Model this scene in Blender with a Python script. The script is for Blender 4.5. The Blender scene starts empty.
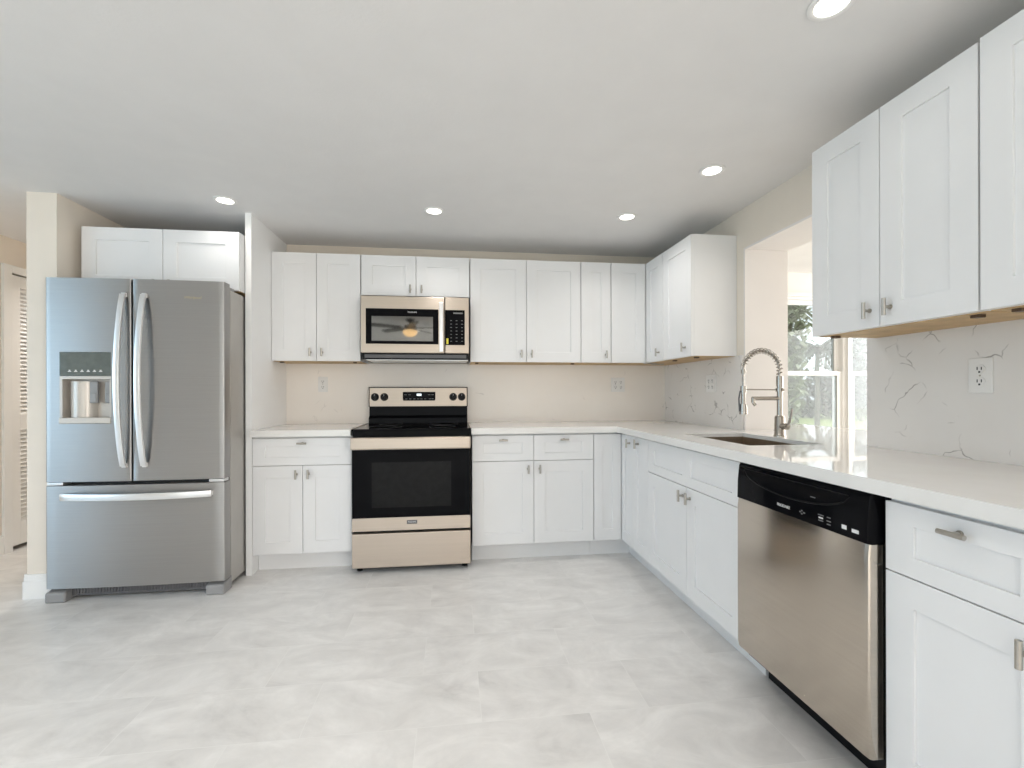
import bpy, bmesh, math, random
from mathutils import Vector, Matrix
random.seed(7)
PI = math.pi
sc = bpy.context.scene
C = sc.collection

# ------------------------------------------------------------------ camera
F_PX, YAW, CX, CY, ROLL, CAM_H = 459.55, 0.123, 509.92, 392.97, -0.0024, 1.146
cd = bpy.data.cameras.new('camera'); cam = bpy.data.objects.new('camera', cd); C.objects.link(cam)
cd.sensor_width = 36; cd.lens = 36 * F_PX / 1024
cd.shift_x = (512 - CX) / 1024; cd.shift_y = (CY - 384) / 1024
cd.clip_start = 0.05; cd.clip_end = 300
cam.matrix_world = (Matrix.Translation((0, 0, CAM_H)) @ Matrix.Rotation(-YAW, 4, 'Z')
                    @ Matrix.Rotation(PI / 2, 4, 'X') @ Matrix.Rotation(ROLL, 4, 'Z'))
sc.camera = cam

# ------------------------------------------------------------------ view, world
vs = sc.view_settings
vs.view_transform = 'Standard'; vs.look = 'None'; vs.gamma = 1; vs.use_curve_mapping = False
vs.exposure = 0.11
sc.cycles.use_denoising = True
sc.cycles.max_bounces = 10; sc.cycles.diffuse_bounces = 6; sc.cycles.glossy_bounces = 5
sc.cycles.sample_clamp_indirect = 6.0
sc.cycles.caustics_reflective = False; sc.cycles.caustics_refractive = False

W = bpy.data.worlds.new('sky'); sc.world = W; W.use_nodes = True
wn = W.node_tree; wn.nodes.clear()
wo = wn.nodes.new('ShaderNodeOutputWorld'); wb = wn.nodes.new('ShaderNodeBackground')
wb.inputs['Color'].default_value = (0.86, 0.93, 1.0, 1); wb.inputs['Strength'].default_value = 1.7
wn.links.new(wb.outputs[0], wo.inputs[0])

def area(name, loc, rot, sx, sy, power, col):
    l = bpy.data.lights.new(name, 'AREA'); l.shape = 'RECTANGLE'; l.size = sx; l.size_y = sy
    l.energy = power; l.color = col
    o = bpy.data.objects.new(name, l); C.objects.link(o); o.location = loc; o.rotation_euler = rot
    return o
# daylight entering by the glazed openings of the room (rear slider, living-room window, sunroom windows), plus added fill lights
P = dict(rear=27, rear_up=0, living=46, living_up=10, sunroom=90, sun=1.2, lamp=5.0, world=1.25, down=1.6, down_rear=5.6, right=96)
area('daylight_rear_slider', (-1.2, -4.25, 1.12), (PI / 2, 0, 0), 3.4, 2.0, P['rear'], (0.97, 0.985, 1.0))
area('ceiling_fill_rear', (-1.2, -4.2, 1.12), (PI / 2 + .8, 0, 0), 3.4, 2.0, P['rear_up'], (0.97, 0.985, 1.0))  # added upward fill for the ceiling, left without power
area('daylight_living_window', (-5.35, 0.2, 1.3), (PI / 2, 0, -PI / 2), 3.0, 1.9, P['living'], (0.44, 0.72, 1.0))
area('ceiling_fill_living', (-5.3, 0.2, 1.3), (PI / 2 + .8, 0, -PI / 2), 3.0, 1.9, P['living_up'], (0.70, 0.85, 1.0))  # added upward fill that brightens the ceiling
area('daylight_sunroom_side', (5.55, 2.2, 1.35), (PI / 2, 0, PI / 2), 3.0, 1.6, P['sunroom'], (1.0, 0.985, 0.97))
area('side_fill_right', (1.70, -2.1, 1.3), (PI / 2, 0, PI / 2), 2.6, 1.7, P['right'], (1.0, .968, .94))  # added side fill from an unseen window, brightens the wing wall
sl_ = bpy.data.lights.new('sun', 'SUN'); sl_.energy = P['sun']; sl_.angle = .01; sl_.color = (1.0, .95, .87)
so_ = bpy.data.objects.new('sun', sl_); C.objects.link(so_); so_.rotation_euler = (math.radians(42), 0, math.radians(-8))
wb.inputs['Strength'].default_value = P['world']

# ------------------------------------------------------------------ materials
def new_mat(name):
    m = bpy.data.materials.new(name); m.use_nodes = True
    nt = m.node_tree; b = nt.nodes['Principled BSDF']
    return m, nt, b
def N(nt, t, **k):
    n = nt.nodes.new(t)
    for a, v in k.items(): setattr(n, a, v)
    return n
def L(nt, a, b): nt.links.new(a, b)
def pos(nt, sx=1, sy=1, sz=1, off=(0, 0, 0)):
    g = N(nt, 'ShaderNodeNewGeometry'); mp = N(nt, 'ShaderNodeMapping')
    mp.inputs['Scale'].default_value = (sx, sy, sz); mp.inputs['Location'].default_value = off
    L(nt, g.outputs['Position'], mp.inputs['Vector']); return mp.outputs[0]
def ramp(nt, fac, stops):
    r = N(nt, 'ShaderNodeValToRGB'); L(nt, fac, r.inputs[0])
    e = r.color_ramp.elements
    while len(e) < len(stops): e.new(0.5)
    for i, (p, c) in enumerate(stops):
        e[i].position = p; e[i].color = (c, c, c, 1) if isinstance(c, (int, float)) else (*c, 1)
    return r.outputs['Color']
def noise(nt, vec, scale, detail=4, rough=.55, dist=0):
    n = N(nt, 'ShaderNodeTexNoise'); n.inputs['Scale'].default_value = scale
    n.inputs['Detail'].default_value = detail; n.inputs['Roughness'].default_value = rough
    n.inputs['Distortion'].default_value = dist
    L(nt, vec, n.inputs['Vector']); return n.outputs['Fac']
def bump(nt, b, h, strength, dist):
    n = N(nt, 'ShaderNodeBump'); n.inputs['Strength'].default_value = strength; n.inputs['Distance'].default_value = dist
    L(nt, h, n.inputs['Height']); L(nt, n.outputs[0], b.inputs['Normal'])
def mixc(nt, fac, a, b, mode='MIX'):
    m = N(nt, 'ShaderNodeMix', data_type='RGBA', blend_type=mode)
    for s, v in ((m.inputs[0], fac), (m.inputs[6], a), (m.inputs[7], b)):
        if isinstance(v, (int, float)): s.default_value = v
        elif isinstance(v, tuple): s.default_value = (*v, 1)
        else: L(nt, v, s)
    return m.outputs[2]
def simple(name, col, rough=.5, metal=0, spec=.5, var=.03, vscale=6, bmp=0, bscale=80, coat=0):
    m, nt, b = new_mat(name)
    p = pos(nt)
    f = noise(nt, p, vscale, 3)
    lo = tuple(max(0, c * (1 - var)) for c in col); hi = tuple(min(1, c * (1 + var)) for c in col)
    L(nt, ramp(nt, f, [(.3, lo), (.7, hi)]), b.inputs['Base Color'])
    b.inputs['Roughness'].default_value = rough; b.inputs['Metallic'].default_value = metal
    b.inputs['Specular IOR Level'].default_value = spec
    if coat: b.inputs['Coat Weight'].default_value = coat; b.inputs['Coat Roughness'].default_value = .05
    if bmp: bump(nt, b, noise(nt, p, bscale, 3), bmp, .004)
    return m
def emit(name, col, strength):
    m, nt, b = new_mat(name)
    b.inputs['Base Color'].default_value = (*col, 1)
    b.inputs['Emission Color'].default_value = (*col, 1); b.inputs['Emission Strength'].default_value = strength
    return m
def steel(name, col, rough, axis, aniso=.75):
    m, nt, b = new_mat(name)
    sx, sy, sz = {'x': (1.5, 40, 260), 'y': (40, 1.5, 260), 'z': (260, 260, 1.5)}[axis]
    p = pos(nt, sx, sy, sz)
    f = noise(nt, p, 1, 4, .7)
    L(nt, ramp(nt, f, [(.25, tuple(c * .94 for c in col)), (.75, tuple(min(1, c * 1.05) for c in col))]), b.inputs['Base Color'])
    r = N(nt, 'ShaderNodeMapRange'); L(nt, f, r.inputs[0])
    r.inputs['To Min'].default_value = rough * .85; r.inputs['To Max'].default_value = rough * 1.2
    L(nt, r.outputs[0], b.inputs['Roughness'])
    b.inputs['Metallic'].default_value = 1
    b.inputs['Anisotropic'].default_value = aniso; b.inputs['Anisotropic Rotation'].default_value = .25
    t = N(nt, 'ShaderNodeCombineXYZ')
    for i, a in enumerate('xyz'): t.inputs[i].default_value = 1.0 if a == axis else 0.0
    L(nt, t.outputs[0], b.inputs['Tangent'])
    return m

M = {}
M['white'] = simple('cabinet_white_paint', (.80, .80, .80), .38, var=.01)
M['trimwhite'] = simple('trim_white_paint', (.82, .815, .80), .4, var=.01)
M['wall'] = simple('wall_cream_paint', (.775, .705, .615), .65, var=.015, bmp=.08, bscale=140)
M['panelwhite'] = simple('white_wall_paint', (.87, .868, .86), .5, var=.01)
M['reveal'] = simple('opening_reveal_paint', (.80, .76, .73), .55, var=.01)
M['sunwall'] = simple('sunroom_wall_paint', (.84, .81, .76), .6, var=.015)
M['ceil'] = simple('ceiling_white_paint', (.755, .745, .735), .75, var=.015, bmp=.14, bscale=90)
M['wood'] = simple('raw_plywood', (.52, .355, .18), .55, var=.15, vscale=14)
M['brown'] = simple('brown_corner_block', (.10, .06, .035), .5)
M['nickel'] = simple('brushed_nickel', (.46, .43, .385), .32, 1, var=.06, vscale=60)
M['recess'] = simple('dispenser_satin_plastic', (.56, .52, .47), .32, .25)
M['faucet'] = simple('satin_nickel', (.40, .37, .33), .27, 1, var=.05, vscale=50)
M['steel'] = steel('stainless_warm_x', (.535, .46, .39), .34, 'x')
M['steel_dw'] = steel('stainless_warm_y', (.55, .495, .43), .18, 'y', .6)
M['steel_fr'] = steel('stainless_cool_x', (.385, .375, .365), .36, 'x')
M['steel_side'] = simple('fridge_side_steel', (.52, .50, .47), .42, .8, var=.03)
M['steel_handle'] = simple('handle_polished_aluminium', (.80, .80, .80), .28, .9, var=.02)
M['sinksteel'] = simple('sink_steel', (.42, .35, .28), .35, 1, var=.05, vscale=20)
M['black'] = simple('black_gloss_glass', (.005, .005, .006), .06, var=.1, spec=.05)
M['blackplastic'] = simple('black_plastic', (.007, .007, .008), .28, var=.1, spec=.15)
M['dark'] = simple('matte_dark', (.02, .02, .02), .6)  # matte near-black for the fridge gasket and outlet slots
M['ovenglass'] = simple('oven_window_glass', (.014, .014, .014), .1, var=.15, vscale=30, spec=.08)
M['mwglass'] = simple('microwave_window_mesh', (.21, .21, .205), .04, 1, var=.03, vscale=30)
M['grey'] = simple('grey_plastic', (.28, .28, .28), .45)
M['greydark'] = simple('dark_grey_plastic', (.12, .12, .125), .4)
M['teal'] = simple('dispenser_display_glass', (.10, .125, .12), .08, var=.15, vscale=25, spec=.8)
M['letter'] = simple('white_lettering', (.75, .75, .75), .5)
M['letterdim'] = simple('grey_lettering', (.17, .17, .17), .5)
M['gold'] = simple('badge_gold', (.55, .47, .30), .35, .6)
M['yellow'] = simple('yellow_sticker', (.80, .72, .08), .5)
M['outlet'] = simple('outlet_white_plastic', (.80, .79, .77), .35)
M['display'] = emit('clock_display', (.75, .85, .9), 1.2)
M['lamp'] = emit('recessed_lamp_lens', (1.0, .95, .86), P['lamp'])
M['bowl'] = emit('fan_light_bowl', (1.0, .66, .32), 3.0)
M['blade'] = simple('dark_wood_blade', (.03, .02, .015), .4)
M['leaf'] = simple('leaf_green', (.31, .34, .23), .7, var=.3, vscale=3)
M['leafdark'] = simple('leaf_dark_green', (.085, .105, .08), .7, var=.3, vscale=3)
M['bark'] = simple('bark', (.15, .14, .12), .85, var=.3)
M['hedge'] = simple('hedge_green', (.20, .225, .18), .7, var=.3, vscale=3)
M['grass'] = simple('lawn_grass', (.30, .36, .13), .9, var=.2, vscale=2)

# quartz worktop: nearly plain white, polished
m, nt, b = new_mat('white_quartz'); p = pos(nt)
L(nt, ramp(nt, noise(nt, p, 5, 5), [(.3, (.78, .765, .74)), (.7, (.82, .81, .79))]), b.inputs['Base Color'])
b.inputs['Roughness'].default_value = .03; b.inputs['Specular IOR Level'].default_value = .5
M['quartz'] = m
# backsplash quartz: white slab with short broken grey-brown veins
def veined(name, g0, amount, rough, lo, hi):
    m, nt, b = new_mat(name); p = pos(nt)
    base = ramp(nt, noise(nt, p, 2.2, 4), [(.3, lo), (.7, hi)])
    wob = N(nt, 'ShaderNodeTexNoise'); wob.inputs['Scale'].default_value = 9; wob.inputs['Detail'].default_value = 3; L(nt, p, wob.inputs['Vector'])
    ad = N(nt, 'ShaderNodeVectorMath', operation='MULTIPLY_ADD'); L(nt, wob.outputs['Color'], ad.inputs[0]); ad.inputs[1].default_value = (.10, .10, .10); L(nt, p, ad.inputs[2])
    vo = N(nt, 'ShaderNodeTexVoronoi', feature='DISTANCE_TO_EDGE'); vo.inputs['Scale'].default_value = 7.5; L(nt, ad.outputs[0], vo.inputs['Vector'])
    vein = ramp(nt, vo.outputs['Distance'], [(0, 1), (.008, .9), (.022, 0)])
    gate = ramp(nt, noise(nt, pos(nt, off=(3.1, 1.7, .4)), 8.0, 2), [(g0, 0), (g0 + .10, 1)])
    vv = mixc(nt, 1.0, mixc(nt, 1.0, vein, gate, 'MULTIPLY'), (amount,) * 3, 'MULTIPLY')
    L(nt, mixc(nt, vv, base, (.24, .22, .20)), b.inputs['Base Color'])
    b.inputs['Roughness'].default_value = rough
    return m
M['splash'] = veined('veined_quartz', .53, .75, .22, (.745, .715, .68), (.79, .77, .745))
M['splash_plain'] = veined('faintly_veined_quartz', .62, .30, .32, (.85, .795, .735), (.885, .84, .785))
# floor: 61 x 30 cm marble-look porcelain, third-ish running bond
m, nt, b = new_mat('marble_tile'); p = pos(nt, off=(-.483, -1.60, 0))
br = N(nt, 'ShaderNodeTexBrick'); L(nt, p, br.inputs['Vector'])
br.offset = .635; br.offset_frequency = 2
for k, v in (('Scale', 1), ('Mortar Size', .0012), ('Mortar Smooth', .1), ('Bias', 0), ('Brick Width', .608), ('Row Height', .2965)):
    br.inputs[k].default_value = v
br.inputs['Color1'].default_value = (0, 0, 0, 1); br.inputs['Color2'].default_value = (1, 1, 1, 1); br.inputs['Mortar'].default_value = (.5, .5, .5, 1)
n4 = N(nt, 'ShaderNodeTexNoise', noise_dimensions='4D'); L(nt, pos(nt, 1.0, 1.9, 1), n4.inputs['Vector'])
ws = N(nt, 'ShaderNodeMath', operation='MULTIPLY'); L(nt, br.outputs['Color'], ws.inputs[0]); ws.inputs[1].default_value = 17.0
L(nt, ws.outputs[0], n4.inputs['W'])
for k, v in (('Scale', 2.4), ('Detail', 8), ('Roughness', .62), ('Distortion', 1.7)): n4.inputs[k].default_value = v
cl = ramp(nt, n4.outputs['Fac'], [(.22, (.58, .565, .545)), (.40, (.71, .695, .675)), (.54, (.775, .76, .74)), (.66, (.84, .825, .805)), (.80, (.89, .88, .86))])
fine = ramp(nt, noise(nt, pos(nt), 9, 6, .6, 1.2), [(.35, .95), (.65, 1.0)])
cl = mixc(nt, 1.0, cl, fine, 'MULTIPLY')
L(nt, mixc(nt, br.outputs['Fac'], cl, (.79, .78, .76)), b.inputs['Base Color'])
b.inputs['Roughness'].default_value = .33
M['floor'] = m
# window glass: thin clear pane
m = bpy.data.materials.new('window_glass'); m.use_nodes = True; nt = m.node_tree; nt.nodes.clear()
o_ = N(nt, 'ShaderNodeOutputMaterial'); mx = N(nt, 'ShaderNodeMixShader'); tr = N(nt, 'ShaderNodeBsdfTransparent'); gl = N(nt, 'ShaderNodeBsdfGlossy')
fr = N(nt, 'ShaderNodeFresnel'); fr.inputs[0].default_value = 1.35; gl.inputs['Roughness'].default_value = .02
tr.inputs[0].default_value = (.95, .97, .96, 1)
L(nt, fr.outputs[0], mx.inputs[0]); L(nt, tr.outputs[0], mx.inputs[1]); L(nt, gl.outputs[0], mx.inputs[2]); L(nt, mx.outputs[0], o_.inputs[0])
M['glass'] = m

# ------------------------------------------------------------------ mesh helpers
class MB:
    def __init__(s): s.bm = bmesh.new()
    def box(s, x0, x1, y0, y1, z0, z1, bev=0.0, seg=2):
        t = bmesh.new(); bmesh.ops.create_cube(t, size=1)
        for v in t.verts:
            v.co = Vector(((x0 + x1) / 2 + v.co.x * (x1 - x0), (y0 + y1) / 2 + v.co.y * (y1 - y0), (z0 + z1) / 2 + v.co.z * (z1 - z0)))
        if bev: bmesh.ops.bevel(t, geom=t.edges[:], offset=bev, segments=seg, profile=.6, affect='EDGES')
        s.merge(t); return s
    def merge(s, t, mat=None):
        if mat is not None: bmesh.ops.transform(t, matrix=mat, verts=t.verts[:])
        me = bpy.data.meshes.new('tmp'); t.to_mesh(me); t.free(); s.bm.from_mesh(me); bpy.data.meshes.remove(me); return s
    def cyl(s, p, q, r, r2=None, seg=20):
        p, q = Vector(p), Vector(q); d = q - p; t = bmesh.new()
        bmesh.ops.create_cone(t, cap_ends=True, segments=seg, radius1=r, radius2=r if r2 is None else r2, depth=d.length)
        return s.merge(t, Matrix.Translation((p + q) / 2) @ d.to_track_quat('Z', 'Y').to_matrix().to_4x4())
    def tube(s, pts, r, seg=10, cap=True):
        pts = [Vector(a) for a in pts]; n = len(pts); rings = []
        up = None
        for i, a in enumerate(pts):
            d = (pts[min(i + 1, n - 1)] - pts[max(i - 1, 0)]).normalized()
            if up is None:
                up = d.orthogonal().normalized()
            up = (up - d * up.dot(d)).normalized(); sd = d.cross(up)
            rr = r[i] if isinstance(r, (list, tuple)) else r
            rings.append([s.bm.verts.new(a + (up * math.cos(2 * PI * k / seg) + sd * math.sin(2 * PI * k / seg)) * rr) for k in range(seg)])
        for i in range(n - 1):
            for k in range(seg):
                s.bm.faces.new((rings[i][k], rings[i][(k + 1) % seg], rings[i + 1][(k + 1) % seg], rings[i + 1][k]))
        if cap: s.bm.faces.new(rings[0][::-1]); s.bm.faces.new(rings[-1])
        return s
    def strip(s, secs):          # skin a list of equal-length closed cross-sections, capped
        rings = [[s.bm.verts.new(Vector(p)) for p in sec] for sec in secs]; n = len(rings[0])
        for i in range(len(rings) - 1):
            for k in range(n): s.bm.faces.new((rings[i][k], rings[i][(k + 1) % n], rings[i + 1][(k + 1) % n], rings[i + 1][k]))
        s.bm.faces.new(rings[0][::-1]); s.bm.faces.new(rings[-1]); return s
    def prism(s, poly, z0, z1):
        return s.strip([[(x, y, z0) for x, y in poly], [(x, y, z1) for x, y in poly]])
    def lathe(s, prof, c, axis='z', seg=32):
        rings = []
        for r, h in prof:
            ring = []
            for k in range(seg):
                a, b_ = r * math.cos(2 * PI * k / seg), r * math.sin(2 * PI * k / seg)
                ring.append(s.bm.verts.new(Vector(c) + Vector({'z': (a, b_, h), 'y': (a, h, b_), 'x': (h, a, b_)}[axis])))
            rings.append(ring)
        for i in range(len(rings) - 1):
            for k in range(seg): s.bm.faces.new((rings[i][k], rings[i][(k + 1) % seg], rings[i + 1][(k + 1) % seg], rings[i + 1][k]))
        s.bm.faces.new(rings[0][::-1]); s.bm.faces.new(rings[-1]); return s
    def slab(s, As, Bs, inside, t0, t1, f):   # cell grid with holes, extruded t0..t1, f(a,b,t)->xyz
        V = {}
        def v(i, j, t):
            k = (i, j, t)
            if k not in V: V[k] = s.bm.verts.new(Vector(f(As[i], Bs[j], (t0, t1)[t])))
            return V[k]
        na, nb = len(As) - 1, len(Bs) - 1
        I = lambda i, j: 0 <= i < na and 0 <= j < nb and inside((As[i] + As[i + 1]) / 2, (Bs[j] + Bs[j + 1]) / 2)
        for i in range(na):
            for j in range(nb):
                if not I(i, j): continue
                s.bm.faces.new((v(i, j, 0), v(i + 1, j, 0), v(i + 1, j + 1, 0), v(i, j + 1, 0)))
                s.bm.faces.new((v(i, j, 1), v(i, j + 1, 1), v(i + 1, j + 1, 1), v(i + 1, j, 1)))
                for di, dj, e in ((-1, 0, ((i, j), (i, j + 1))), (1, 0, ((i + 1, j), (i + 1, j + 1))), (0, -1, ((i, j), (i + 1, j))), (0, 1, ((i, j + 1), (i + 1, j + 1)))):
                    if not I(i + di, j + dj):
                        (a, b_), (c, d) = e
                        s.bm.faces.new((v(a, b_, 0), v(c, d, 0), v(c, d, 1), v(a, b_, 1)))
        return s
    def build(s, name, mat, parent=None, smooth=False, bevel=0):
        bmesh.ops.recalc_face_normals(s.bm, faces=s.bm.faces[:])
        me = bpy.data.meshes.new(name); s.bm.to_mesh(me); s.bm.free(); me.materials.append(mat)
        o = bpy.data.objects.new(name, me); C.objects.link(o)
        if parent is not None: o.parent = parent
        if bevel:
            md = o.modifiers.new('bevel', 'BEVEL'); md.width = bevel; md.segments = 2; md.limit_method = 'ANGLE'
        if smooth:
            for p in me.polygons: p.use_smooth = True
            md = o.modifiers.new('edges', 'EDGE_SPLIT'); md.split_angle = math.radians(40)
        return o
def tag(o, label=None, cat=None, group=None, kind=None):
    for k, v in (('label', label), ('category', cat), ('group', group), ('kind', kind)):
        if v: o[k] = v
    return o
def thing(name, label, cat, loc=(0, 0, 0), rz=0, group=None, kind=None):
    o = bpy.data.objects.new(name, None); C.objects.link(o); o.location = loc; o.rotation_euler = (0, 0, rz)
    o.empty_display_size = .1
    return tag(o, label, cat, group, kind)
def struct(name, mb, mat, label=None, parent=None):
    o = mb.build(name, mat, parent); tag(o, label, kind='structure'); return o
def text(name, body, size, mat, parent, loc, rot, shear=0, ext=.0004, squash=1.0):
    cu = bpy.data.curves.new('text', 'FONT'); cu.body = body; cu.size = size; cu.extrude = ext; cu.shear = shear
    cu.align_x = 'CENTER'; cu.align_y = 'CENTER'; cu.resolution_u = 3
    t = bpy.data.objects.new('text', cu); C.objects.link(t)
    me = bpy.data.meshes.new_from_object(t.evaluated_get(bpy.context.evaluated_depsgraph_get()))
    bpy.data.objects.remove(t); bpy.data.curves.remove(cu)
    me.materials.clear(); me.materials.append(mat)
    o = bpy.data.objects.new(name, me); C.objects.link(o); o.parent = parent; o.location = loc; o.rotation_euler = rot
    o.scale = (squash, 1, 1)
    return o

# ------------------------------------------------------------------ room shell
YW, R, CH = 3.690, 1.783, 2.283          # back wall face, right wall face, ceiling height
ROUT = 2.065                              # far face of the thick right wall
O0, O1, OZ = 1.776, 2.637, 2.036          # pass-through opening: y range, head height
ZC = .914                                 # worktop height
plan = lambda a, b_: (b_ < 4.14 or a < 0) and (a > -5.6 or b_ < 2.7)
struct('floor', MB().slab([-5.6, 0, 5.75], [-4.45, 4.14, 5.45], plan, -.08, 0, lambda a, b_, t: (a, b_, t)), M['floor'], 'pale grey marble-look tile floor laid in running bond')
struct('ceiling', MB().slab([-5.6, 0, 5.75], [-4.45, 4.14, 5.45], plan, CH, CH + .1, lambda a, b_, t: (a, b_, t)), M['ceil'], 'white painted ceiling')
struct('wall_back', MB().box(-2.39, ROUT, YW, YW + .12, 0, CH), M['wall'])
struct('wall_right', MB().slab([-4.5, -3.4, -.8, O0, O1, YW], [0, .45, ZC - .04, OZ, 2.15, CH],
       lambda a, b_: not (O0 < a < O1 and ZC - .04 < b_ < OZ) and not (-3.4 < a < -.8 and .45 < b_ < 2.15), R, ROUT, lambda a, b_, t: (t, a, b_)), M['wall'],
       'cream wall with a wide pass-through opening over the sink')
# white reveal lining inside the opening
lin = MB().box(R - .002, ROUT + .002, O1 - .012, O1, ZC, OZ).box(R - .002, ROUT + .002, O0, O0 + .012, ZC, OZ).box(R - .002, ROUT + .002, O0 + .012, O1 - .012, OZ - .012, OZ)
struct('trim_1', lin, M['reveal'], 'white reveal lining the pass-through opening')
struct('wall_partition', MB().box(-1.295, -1.258, 3.07, YW, 0, CH), M['panelwhite'], 'thin white full-height wing wall between fridge and counter')
struct('wall_left', MB().box(-2.375, -2.222, 2.893, 5.4, 0, CH), M['wall'], 'cream wall end beside the fridge')
struct('wall_hall', MB().slab([2.5, 3.755, 4.62, 5.42], [0, 2.05, CH], lambda a, b_: not (3.755 < a < 4.62 and b_ < 2.05), -3.32, -3.20, lambda a, b_, t: (t, a, b_)), M['wall'])
struct('wall_hall_end', MB().box(-3.2, -2.375, 5.3, 5.42, 0, CH), M['wall'])
struct('wall_living_return', MB().box(-5.5, -3.32, 2.5, 2.62, 0, CH), M['wall'])
struct('wall_living', MB().slab([-4.5, -1.3, 1.7, 2.5], [0, .35, 2.25, CH], lambda a, b_: not (-1.3 < a < 1.7 and .35 < b_ < 2.25), -5.52, -5.40, lambda a, b_, t: (t, a, b_)), M['wall'])
struct('wall_rear', MB().slab([-5.4, -2.9, .5, R], [0, .02, 2.12, CH], lambda a, b_: not (-2.9 < a < .5 and .02 < b_ < 2.12), -4.42, -4.30, lambda a, b_, t: (a, t, b_)), M['wall'])
# sunroom beyond the opening
SY = 4.0
WINS = [(2.86, 3.77), (3.81, 4.72)]
struct('wall_sunroom_back', MB().slab([ROUT, 2.86, 4.72, 5.6], [0, .62, 2.055, CH], lambda a, b_: not (2.86 < a < 4.72 and .62 < b_ < 2.055), SY, SY + .14, lambda a, b_, t: (a, t, b_)), M['sunwall'])
struct('wall_sunroom_side', MB().slab([.3, .8, 3.6, SY], [0, .5, 2.1, CH], lambda a, b_: not (.8 < a < 3.6 and .5 < b_ < 2.1), 5.6, 5.72, lambda a, b_, t: (t, a, b_)), M['sunwall'])
struct('wall_sunroom_front', MB().box(ROUT, 5.6, .18, .3, 0, CH), M['sunwall'])
for k, (a, b_) in enumerate(WINS):
    w = thing('window_%d' % (k + 1), None, None, ((a + b_) / 2, SY + .07, .62), kind='structure')
    x0, x1 = a - (a + b_) / 2, b_ - (a + b_) / 2
    H = 1.435; mid = .705
    fr = MB().box(x0, x0 + .03, -.055, .07, 0, H).box(x1 - .03, x1, -.055, .07, 0, H).box(x0 + .03, x1 - .03, -.055, .07, 0, .035).box(x0 + .03, x1 - .03, -.055, .07, H - .022, H)
    fr.build('window_frame', M['trimwhite'], w)
    for nm, z0, z1, yy in (('upper_sash', mid - .02, H - .022, .012), ('lower_sash', .035, mid + .025, -.022)):
        f = MB(); e = .042
        f.box(x0 + .03, x0 + .03 + e, yy - .014, yy + .014, z0, z1).box(x1 - .03 - e, x1 - .03, yy - .014, yy + .014, z0, z1)
        f.box(x0 + .03 + e, x1 - .03 - e, yy - .014, yy + .014, z0, z0 + e).box(x0 + .03 + e, x1 - .03 - e, yy - .014, yy + .014, z1 - e, z1)
        s_ = f.build(nm, M['trimwhite'], w)
        MB().box(x0 + .03 + e, x1 - .03 - e, yy - .003, yy + .003, z0 + e, z1 - e).build('pane', M['glass'], s_)
struct('trim_2', MB().box(2.79, 4.79, SY - .018, SY, 2.055, 2.09).box(2.79, 2.86, SY - .018, SY, .54, 2.055).box(4.72, 4.79, SY - .018, SY, .54, 2.055)
       .box(3.77, 3.81, SY - .018, SY + .13, .62, 2.055).box(2.79, 4.79, SY - .05, SY, .585, .62), M['trimwhite'], 'white casing around the sunroom windows')
def big_window(name, mp, a0, a1, z0, z1, n):
    w = thing(name, None, None, (0, 0, 0), kind='structure')
    e = .05; mb = MB(); gb = MB()
    def bx(m_, p0, p1, q0, q1, t):
        c0 = mp(p0, q0, -t); c1 = mp(p1, q1, t)
        m_.box(min(c0[0], c1[0]), max(c0[0], c1[0]), min(c0[1], c1[1]), max(c0[1], c1[1]), min(c0[2], c1[2]), max(c0[2], c1[2]))
    bx(mb, a0, a1, z0, z0 + e, .03); bx(mb, a0, a1, z1 - e, z1, .03)
    for i in range(n + 1):
        c = a0 + (a1 - a0) * i / n; c = min(max(c, a0 + e / 2), a1 - e / 2)
        bx(mb, c - e / 2, c + e / 2, z0 + e, z1 - e, .03)
    mb.build('window_frame', M['trimwhite'], w)
    bx(gb, a0 + e, a1 - e, z0 + e, z1 - e, .003); gb.build('pane', M['glass'], w)
big_window('window_3', lambda a, z, t: (5.66 + t, a, z), .8, 3.6, .5, 2.1, 3)
big_window('window_4', lambda a, z, t: (-5.46 + t, a, z), -1.3, 1.7, .35, 2.25, 3)
big_window('door_2', lambda a, z, t: (a, -4.36 + t, z), -2.9, .5, .02, 2.12, 3)

big_window('window_5', lambda a, z, t: (1.92 + t, a, z), -3.4, -.8, .45, 2.15, 3)  # unseen window added to go with the right-hand fill light
# baseboards
def bb(mb, x0, x1, y0, y1, h=.135):
    mb.box(x0, x1, y0, y1, 0, h - .035, .001)
    cx, cy = (x0 + x1) / 2, (y0 + y1) / 2
    mb.box(x0 + .004 * (1 if x1 - x0 > .02 else 0), x1 - .004 * (1 if x1 - x0 > .02 else 0), y0 + .004, y1, h - .035, h - .012)
    mb.box(x0 + .008 * (1 if x1 - x0 > .02 else 0), x1 - .008 * (1 if x1 - x0 > .02 else 0), y0 + .008, y1, h - .012, h)
m_ = MB(); bb(m_, -2.385, -2.222, 2.875, 2.893); m_.box(-2.39, -2.375, 2.893, 5.3, 0, .135)
struct('baseboard_left', m_, M['trimwhite'], 'white moulded baseboard wrapped round the cream wall end')
struct('baseboard_hall', MB().box(-3.2, -3.184, 2.62, 3.70, 0, .125).box(-3.2, -3.19, 2.62, 3.70, .125, .14).box(-3.2, -3.184, 4.68, 5.3, 0, .135), M['trimwhite'])
struct('trim_3', MB().box(-3.2, -3.182, 3.70, 3.765, 0, 2.085, .003).box(-3.2, -3.182, 4.61, 4.675, 0, 2.085, .003).box(-3.2, -3.182, 3.765, 4.61, 2.03, 2.085, .003), M['trimwhite'], 'white casing round the louvered closet door')
d1 = thing('door_1', 'white louvered bifold closet door in the hall', None, (-3.215, 3.77, 0), kind='structure')
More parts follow.
